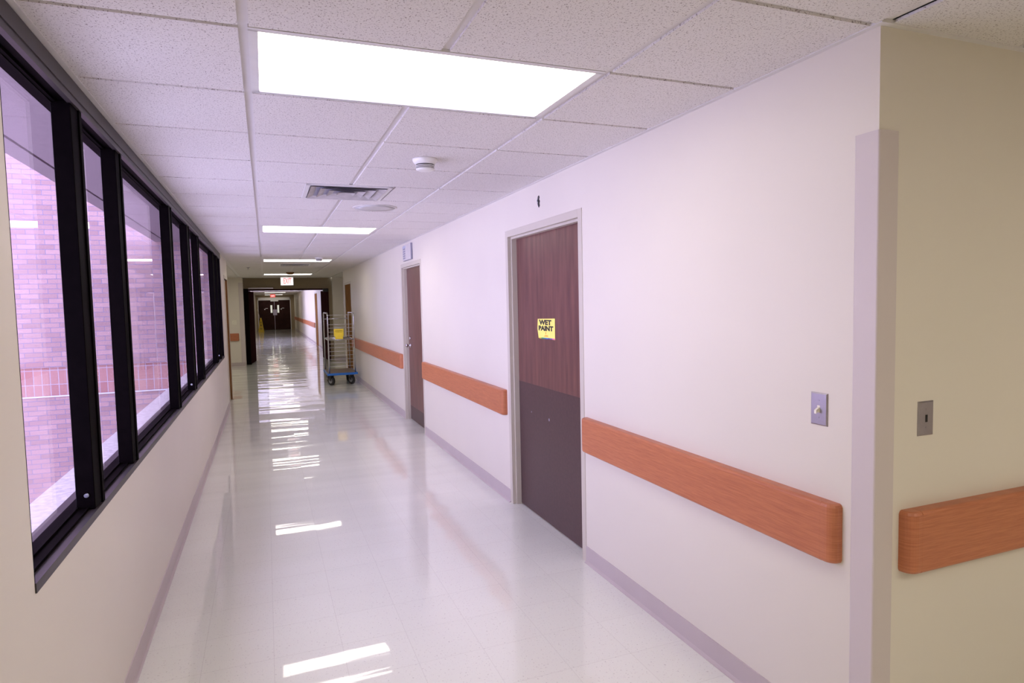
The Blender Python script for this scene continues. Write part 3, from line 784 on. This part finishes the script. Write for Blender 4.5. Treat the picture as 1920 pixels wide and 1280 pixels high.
bm = B((1.60, 1.74, YH-.09, YH-.02, 2.03, 2.11)); mk('closer_body', bm, 'black_plastic', fr, label='black door closer body')
bm = bmesh.new(); tube(bm, [(1.68, YH-.05, 2.07), (1.60, YH+.2, 2.09), (1.70, YH+.45, 2.06)], .012, 8); mk('closer_arm', bm, 'steel_brushed', fr)

# ------------------------------------------------------------------ end doors
ed = empty('door_7', (.61, YE, 0), 'closed dark double doors at the very end of the further corridor', 'door', kind='structure')
bm = B((-.47, -.43, YE-.02, YE+.1, 0, 2.27), (1.65, 1.69, YE-.02, YE+.1, 0, 2.27), (-.47, 1.69, YE-.02, YE+.1, 2.08, 2.27))
mk('door_frame', bm, 'white_metal', ed, label='pale frame with deep head')
for i, (a, b) in enumerate(((-.43, .604), (.616, 1.65))):
    lf = mk('door_leaf', B((a, b, YE+.02, YE+.065, .01, 2.08)), 'end_door_wood', ed)
    c0 = .355 if i == 0 else .80
    mk('vision_pane', B((c0, c0+.115, YE+.012, YE+.02, 1.20, 1.73)), 'door_lite_glow', lf, label='narrow lit vision pane')
    mk('push_plate', B((.51 if i == 0 else .622, .60 if i == 0 else .77, YE+.010, YE+.02, 1.03, 1.43)), 'steel_brushed', lf)
    c1 = .02 if i == 0 else 1.09
    mk('door_label', B((c1, c1+.16, YE+.012, YE+.02, 1.50, 1.53), (c1-.08, c1, YE+.012, YE+.02, 1.42, 1.48)), 'label_silver', lf)
mk('astragal', B((.598, .622, YE+.0, YE+.02, .01, 2.07)), 'steel_brushed', ed, label='grey meeting strip')
mk('closer_cover', B((.37, .88, YE-.05, YE+.02, 2.0, 2.07)), 'white_metal', ed)

# yellow floor sign and the pole leaning behind it
cs = empty('floor_sign', (-.29, 44.6, 0), 'tall yellow caution floor sign standing at the end of the further corridor', 'floor sign')
bm = bmesh.new()
b0, t0, hh = .175, .05, .88
for sy in (-1, 1):
    A = [Vector((-.29-b0, 44.6+sy*.17, 0)), Vector((-.29+b0, 44.6+sy*.17, 0)), Vector((-.29+t0, 44.6+sy*.03, hh)), Vector((-.29-t0, 44.6+sy*.03, hh))]
    vs = [bm.verts.new(p_) for p_ in A] + [bm.verts.new(p_+Vector((0, -sy*.012, 0))) for p_ in A]
    for q in ((0, 1, 2, 3), (4, 5, 6, 7), (0, 1, 5, 4), (1, 2, 6, 5), (2, 3, 7, 6), (3, 0, 4, 7)): bm.faces.new([vs[i] for i in q])
box(bm, -.29-t0, -.29+t0, 44.56, 44.64, hh-.02, hh+.03)
bmesh.ops.recalc_face_normals(bm, faces=bm.faces)
mk('sign_board', bm, 'yellow_plastic', cs)
for z, wd, hgt in ((.60, .09, .05), (.50, .05, .05), (.38, .10, .09), (.22, .17, .035), (.15, .13, .035)):
    yy = 44.6-.17+.14*z/hh-.004
    mk('printed_mark', B((-.29-wd/2, -.29+wd/2, yy-.004, yy, z, z+hgt)), 'ink_dark_yellow', cs, label='dark printed warning mark')
bm = bmesh.new(); tube(bm, [(-.16, 44.85, 0), (-.48, 45.05, 1.50)], .013, 10)
mk('pole', bm, 'pole_wood', None, 'thin pale pole leaning to the left wall behind the yellow floor sign', 'pole')

# ------------------------------------------------------------------ wire cart
CX0, CX1, CY0, CY1 = 1.112, 1.715, 13.20, 14.16
cart = empty('laundry_cart', ((CX0+CX1)/2, (CY0+CY1)/2, 0), 'tall chrome wire cart with blue edged deck and black casters by the right wall', 'cart')
mk('deck', B((CX0, CX1, CY0, CY1, .205, .250), bev=.008), 'blue_plastic', cart, label='blue rimmed deck')
mk('deck_top', B((CX0+.025, CX1-.025, CY0+.025, CY1-.025, .2495, .254)), 'deck_board', cart, label='brown board deck top')
zt = 1.465
for sx, x in ((-1, CX0+.045), (1, CX1-.045)):
    pts = [(x, CY0+.035, .25), (x, CY0+.035, zt-.07)]
    for i in range(1, 6):
        a = PI/2*i/5; pts.append((x, CY0+.035+.07*(1-math.cos(a)), zt-.07+.07*math.sin(a)))
    for i in range(0, 6):
        a = PI/2*i/5; pts.append((x, CY1-.035-.07+.07*math.sin(a), zt-.07+.07*math.cos(a)))
    pts.append((x, CY1-.035, .25))
    bm = bmesh.new(); tube(bm, pts, .0145, 12); mk('upright_frame', bm, 'chrome', cart)
bm = bmesh.new(); x0, x1 = CX0+.045, CX1-.045
for z in (1.425, 1.235, 1.163, 1.085, 1.005, .845, .768, .692, .610, .533, .463, .389):
    tube(bm, [(x0, CY0+.035, z), (x1, CY0+.035, z)], .0042, 6)
mk('front_wires', bm, 'bright_wire', cart)
bm = bmesh.new(); tube(bm, [(x0, CY1-.035, 1.335), (x1, CY1-.035, 1.335)], .011, 8); mk('rear_bar', bm, 'chrome', cart)
bm = bmesh.new()
zs_ = .925
for a, b in (((x0, CY0+.035), (x1, CY0+.035)), ((x0, CY1-.035), (x1, CY1-.035)), ((x0, CY0+.035), (x0, CY1-.035)), ((x1, CY0+.035), (x1, CY1-.035))):
    tube(bm, [(*a, zs_), (*b, zs_)], .012, 8)
for k in range(1, 12):
    y = CY0+.035+(CY1-CY0-.07)*k/12; tube(bm, [(x0, y, zs_), (x1, y, zs_)], .0028, 6)
mk('middle_shelf', bm, 'chrome', cart)
for wx, wy, ang in ((CX0+.085, CY0+.10, .55), (CX1-.115, CY0+.10, .50), (CX0+.085, CY1-.14, .1), (CX1-.115, CY1-.14, -.12)):
    Mx = Matrix.Translation((wx, wy, 0)) @ Matrix.Rotation(ang, 4, 'Z')
    bm = bmesh.new()
    box(bm, -.045, .045, -.045, .045, .196, .206); box(bm, -.034, -.028, -.028, .028, .085, .198); box(bm, .028, .034, -.028, .028, .085, .198)
    bmesh.ops.transform(bm, matrix=Mx, verts=bm.verts)
    cst = mk('caster', bm, 'black_plastic', cart, label='black caster fork')
    bm = bmesh.new(); lathe(bm, [(.068, -.025), (.086, -.023), (.093, -.013), (.093, .013), (.086, .023), (.068, .025)], 0, 0, .093, 32, 'x')
    bmesh.ops.transform(bm, matrix=Mx, verts=bm.verts); mk('wheel', bm, 'black_rubber', cst)
    bm = bmesh.new(); lathe(bm, [(.052, -.027), (.052, .027)], 0, 0, .093, 24, 'x'); cyl(bm, (-.038, 0, .093), (.038, 0, .093), .009, 10)
    bmesh.ops.transform(bm, matrix=Mx, verts=bm.verts); mk('wheel_hub', bm, 'caster_hub', cst)
# yellow card hung on the front wires
yc = empty('yellow_sign', (1.365, CY0+.02, .93), 'small yellow sign card hanging on the front wires of the cart', 'sign')
bm = B((1.272, 1.462, CY0+.012, CY0+.028, .995, 1.145), (1.292, 1.448, CY0+.004, CY0+.02, .94, 1.0), bev=.005, seg=2)
mk('card', bm, 'yellow_card', yc)
bm = bmesh.new()
box(bm, 1.29, 1.445, CY0+.0105, CY0+.012, 1.098, 1.108)
for k in range(7): box(bm, 1.295+k*.021, 1.308+k*.021, CY0+.0105, CY0+.012, 1.107, 1.116)
box(bm, 1.36, 1.364, CY0+.0105, CY0+.012, 1.078, 1.10); box(bm, 1.30, 1.435, CY0+.0105, CY0+.012, 1.075, 1.081)
mk('printed_lines', bm, 'ink_dark_yellow', yc, label='dark lines of print')
